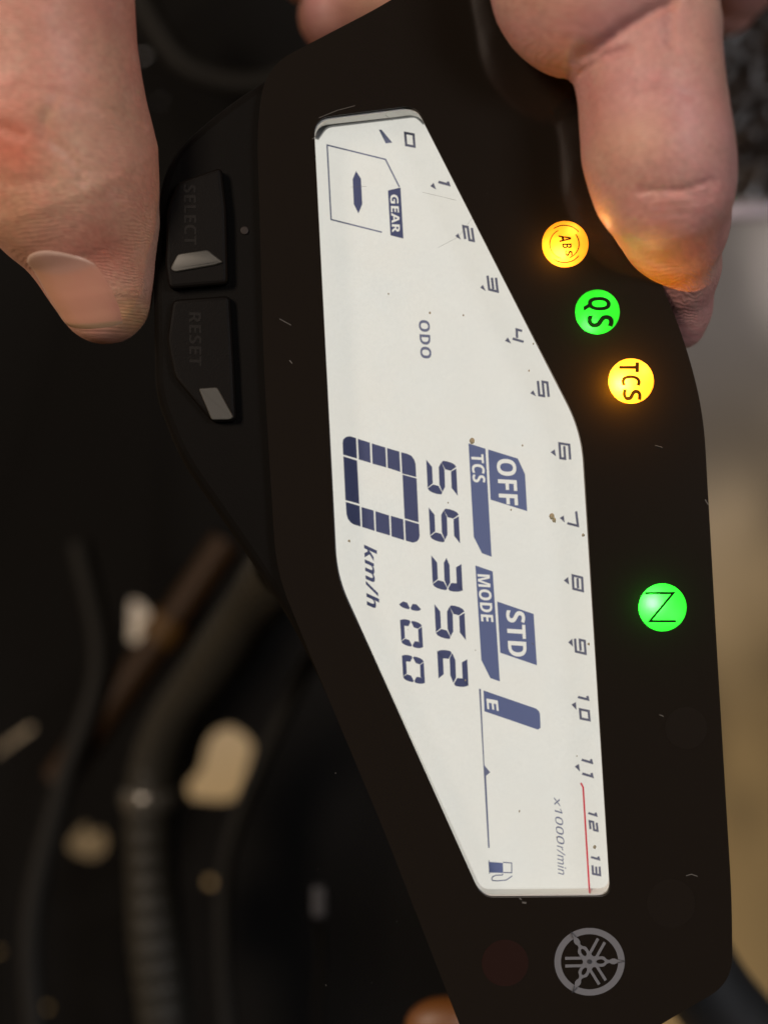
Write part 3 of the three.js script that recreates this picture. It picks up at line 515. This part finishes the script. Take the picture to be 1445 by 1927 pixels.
// ------------------------------------------------------------------ the bike behind, out of focus
const mBlack = mat(rgb(0.004, 0.0036, 0.0032), 0.8, { specularIntensity: 0.15 }), mRubber = mat(rgb(0.016, 0.015, 0.012), 0.5, { specularIntensity: 0.5 });
function tube(pts, r, seg = 60, rs = 14) { return new THREE.TubeGeometry(new THREE.CatmullRomCurve3(pts.map(([x, y, z]) => P(x, y, z * mm))), seg, r * mm, rs); }
{
  const z = -190 * mm;
  const pan = thing('cowl_panel', 'matt black cockpit panel with ragged openings behind the cluster', 'panel', P(500, 1300, z));
  const s = shapeOf(roundPoly([[-500, -500, 60], [1000, -500, 60], [1000, 600, 60], [1150, 1500, 60], [1180, 2500, 60], [-500, 2500, 60]], 4), z);
  for (const h of [
    [[238, 1122, 12], [268, 1128, 12], [305, 1178, 14], [280, 1200, 10], [262, 1218, 12], [234, 1212, 10]],
    [[116, 1592, 12], [150, 1552, 10], [168, 1540, 8], [172, 1566, 5], [190, 1552, 8], [208, 1574, 12], [204, 1606, 14], [175, 1628, 14], [130, 1616, 14]],
    [[382, 1400, 14], [402, 1372, 14], [436, 1360, 14], [470, 1384, 16], [482, 1404, 12], [468, 1452, 14], [458, 1500, 14], [428, 1518, 16], [352, 1512, 14], [344, 1478, 14], [372, 1448, 10]],
    [[-20, 1412, 4], [60, 1358, 6], [72, 1372, 6], [-20, 1440, 4]],
    [[252, 94, 8], [278, 90, 8], [284, 108, 8], [262, 116, 8]],
    [[290, 182, 6], [306, 178, 6], [310, 196, 6], [294, 200, 6]],
    [[378, 1650, 8], [405, 1648, 8], [412, 1672, 8], [384, 1680, 8]],
    [[262, 1880, 8], [340, 1862, 8], [346, 1905, 10], [300, 1912, 8]], [[-20, 1785, 4], [10, 1782, 6], [8, 1802, 6], [-20, 1806, 4]], [[70, 1890, 10], [100, 1886, 8], [96, 1912, 8], [72, 1912, 8]],
  ]) s.holes.push(new THREE.Path(roundPoly(h, 4).map((p) => P2(p.x, p.y, z))));
  part('panel', toCreasedNormals(slab(s, z - 3 * mm, z, 0.8 * mm, 2), 0.6), mBlack, pan);
}
{
  const o = P(300, 1400, -95 * mm), h = thing('rubber_hose', 'thick dark rubber hose running down behind the cluster', 'hose', o);
  const pts = [[540, 1060, -60], [470, 1150, -95], [400, 1255, -115], [335, 1345, -128], [298, 1440, -135], [285, 1540, -135], [290, 1700, -135], [305, 1860, -135], [320, 2050, -135]];
  const curve = new THREE.CatmullRomCurve3(pts.map(([x, y, z]) => P(x, y, z * mm))), N = 360, g = new THREE.TubeGeometry(curve, N, 6.8 * mm, 20), p = g.attributes.position, v = new THREE.Vector3();
  for (let i = 0; i <= N; i++) { const c = curve.getPointAt(i / N), k = 1 + 0.025 * Math.sin(i / N * 34 * 2 * Math.PI) + 0.05 * Math.sin(i * 0.07); for (let j = 0; j <= 20; j++) { v.fromBufferAttribute(p, i * 21 + j).sub(c).multiplyScalar(k).add(c); p.setXYZ(i * 21 + j, v.x, v.y, v.z); } }
  g.computeVertexNormals();
  part('hose', g, mRubber, h, 'ribbed rubber sleeve');
  const a = P(288, 1500, -135 * mm);
  const ring = new THREE.TorusGeometry(7.3 * mm, 1.1 * mm, 10, 32).scale(1, 1, 2.6); ring.rotateX(Math.PI / 2); ring.translate(a.x, a.y, a.z);
  part('clamp', ring, mat(rgb(0.09, 0.085, 0.075), 0.3, { metalness: 0.6 }), h, 'grey metal clamp round the hose');
}
for (const [pts, rad, label] of [
  [[[620, 1180, -120], [540, 1330, -130], [430, 1600, -135], [420, 1800, -135], [440, 2050, -135]], 2.2, 'thin black cable hanging beside the ribbed hose'],
  [[[150, 1020, -150], [190, 1250, -150], [120, 1480, -150], [60, 1750, -150], [80, 2050, -150]], 3, 'black wiring loom beyond the fork tube'],
  [[[240, -60, -150], [300, 60, -150], [360, 130, -150], [480, 160, -150], [600, 120, -150]], 3, 'black cable crossing behind the thumb'],
]) { const m = pts[2], t = thing('cable', label, 'cable', P(m[0], m[1], m[2] * mm), 'cables behind the cluster'); part('cable', tube(pts, rad, 60, 12), mat(rgb(0.009, 0.0085, 0.0075), 0.6, { specularIntensity: 0.3 }), t); }
{
  const o = P(200, 1340, -112 * mm), t = thing('fork_tube', 'dull brown gold fork tube beyond the hose', 'fork tube', o);
  part('tube', tube([[430, 1020, -155], [330, 1165, -155], [110, 1470, -155]], 4.6, 20, 24), mat(rgb(0.024, 0.011, 0.003), 0.6, { specularIntensity: 0.4 }), t);
  part('collar', tube([[330, 1165, -155], [300, 1206, -155]], 6.0, 4, 24), mat(rgb(0.06, 0.03, 0.006), 0.6, { specularIntensity: 0.4 }), t);
}
{
  const o = P(260, 1780, -110 * mm), t = thing('grip_sleeve', 'dark olive rubber sleeve below the clamp', 'sleeve', o);
  part('sleeve', new RoundedBoxGeometry(11 * mm, 24 * mm, 8 * mm, 4, 3 * mm).translate(...P(285, 1720, -150 * mm).toArray()), mat(rgb(0.02, 0.018, 0.011), 0.7, { specularIntensity: 0.4 }), t);
}
{
  const o = P(602, 1695, -100 * mm), t = thing('wiring_plug', 'small blue grey wiring plug on the dark panel', 'plug', o);
  part('plug_body', new RoundedBoxGeometry(3.4 * mm, 7 * mm, 4 * mm, 3, 1 * mm).translate(o.x, o.y, o.z), mat(rgb(0.03, 0.032, 0.04), 0.6), t);
  part('wire', tube([[602, 1740, -100], [606, 1800, -104], [598, 1900, -108], [604, 2020, -110]], 1, 20, 8), mBlack, t);
}
{
  const o = P(840, 1930, -50 * mm), t = thing('turn_signal', 'amber turn signal lens peeking below the cluster', 'turn signal', o);
  part('amber_lens', new THREE.SphereGeometry(8 * mm, 28, 18).scale(1, 0.7, 0.5).translate(o.x, o.y, o.z), mat(rgb(0.12, 0.04, 0.005), 0.5), t);
  part('stalk', tube([[840, 1930, -52], [840, 2080, -80], [820, 2200, -110]], 3, 12, 12), mBlack, t);
}
{
  const o = P(1430, 1880, -80 * mm), t = thing('brake_hose', 'black hose curving away below the cluster corner', 'hose', o);
  part('hose', tube([[1250, 1720, -70], [1330, 1860, -74], [1410, 1960, -78], [1500, 2100, -80]], 9, 40, 20), mat(rgb(0.012, 0.012, 0.012), 0.6), t);
}
{ // crumpled dark sheet beyond the fingers, with a pale pipe along its lower edge
  const z = -125 * mm, o = P(1440, 150, z), t = thing('plastic_sheet', 'crumpled glossy dark plastic sheet beyond the bent finger', 'plastic sheet', o);
  const a = P(1230, -160, z), b = P(1700, 380, z), g = new THREE.PlaneGeometry(b.x - a.x, a.y - b.y, 90, 110), p = g.attributes.position;
  for (let i = 0; i < p.count; i++) { const x = p.getX(i), y = p.getY(i), q = Math.abs(fbm((x - y) * 90 + 3, (y + x) * 45, 2.2, 2) - 0.5) + 0.3 * Math.abs(fbm(x * 140, y * 140, 12.2, 2) - 0.5); p.setZ(i, q * 0.03); }
  g.computeVertexNormals(); const back = g.clone(); back.translate(0, 0, -0.001); const m = mergeGeometries([g, back]); m.translate((a.x + b.x) / 2, (a.y + b.y) / 2, z);
  part('sheet', m, mat(rgb(0.03, 0.019, 0.012), 0.3, { clearcoat: 1, clearcoatRoughness: 0.25 }), t);
  const o2 = P(1440, 402, z), t2 = thing('pale_pipe', 'pale pinkish pipe under the crumpled sheet', 'pipe', o2);
  part('pipe', tube([[1200, 408, -120], [1445, 397, -120], [1700, 386, -120]], 2.1, 20, 14), mat(rgb(0.52, 0.43, 0.45), 0.4), t2);
}
renderer.render(scene, camera);
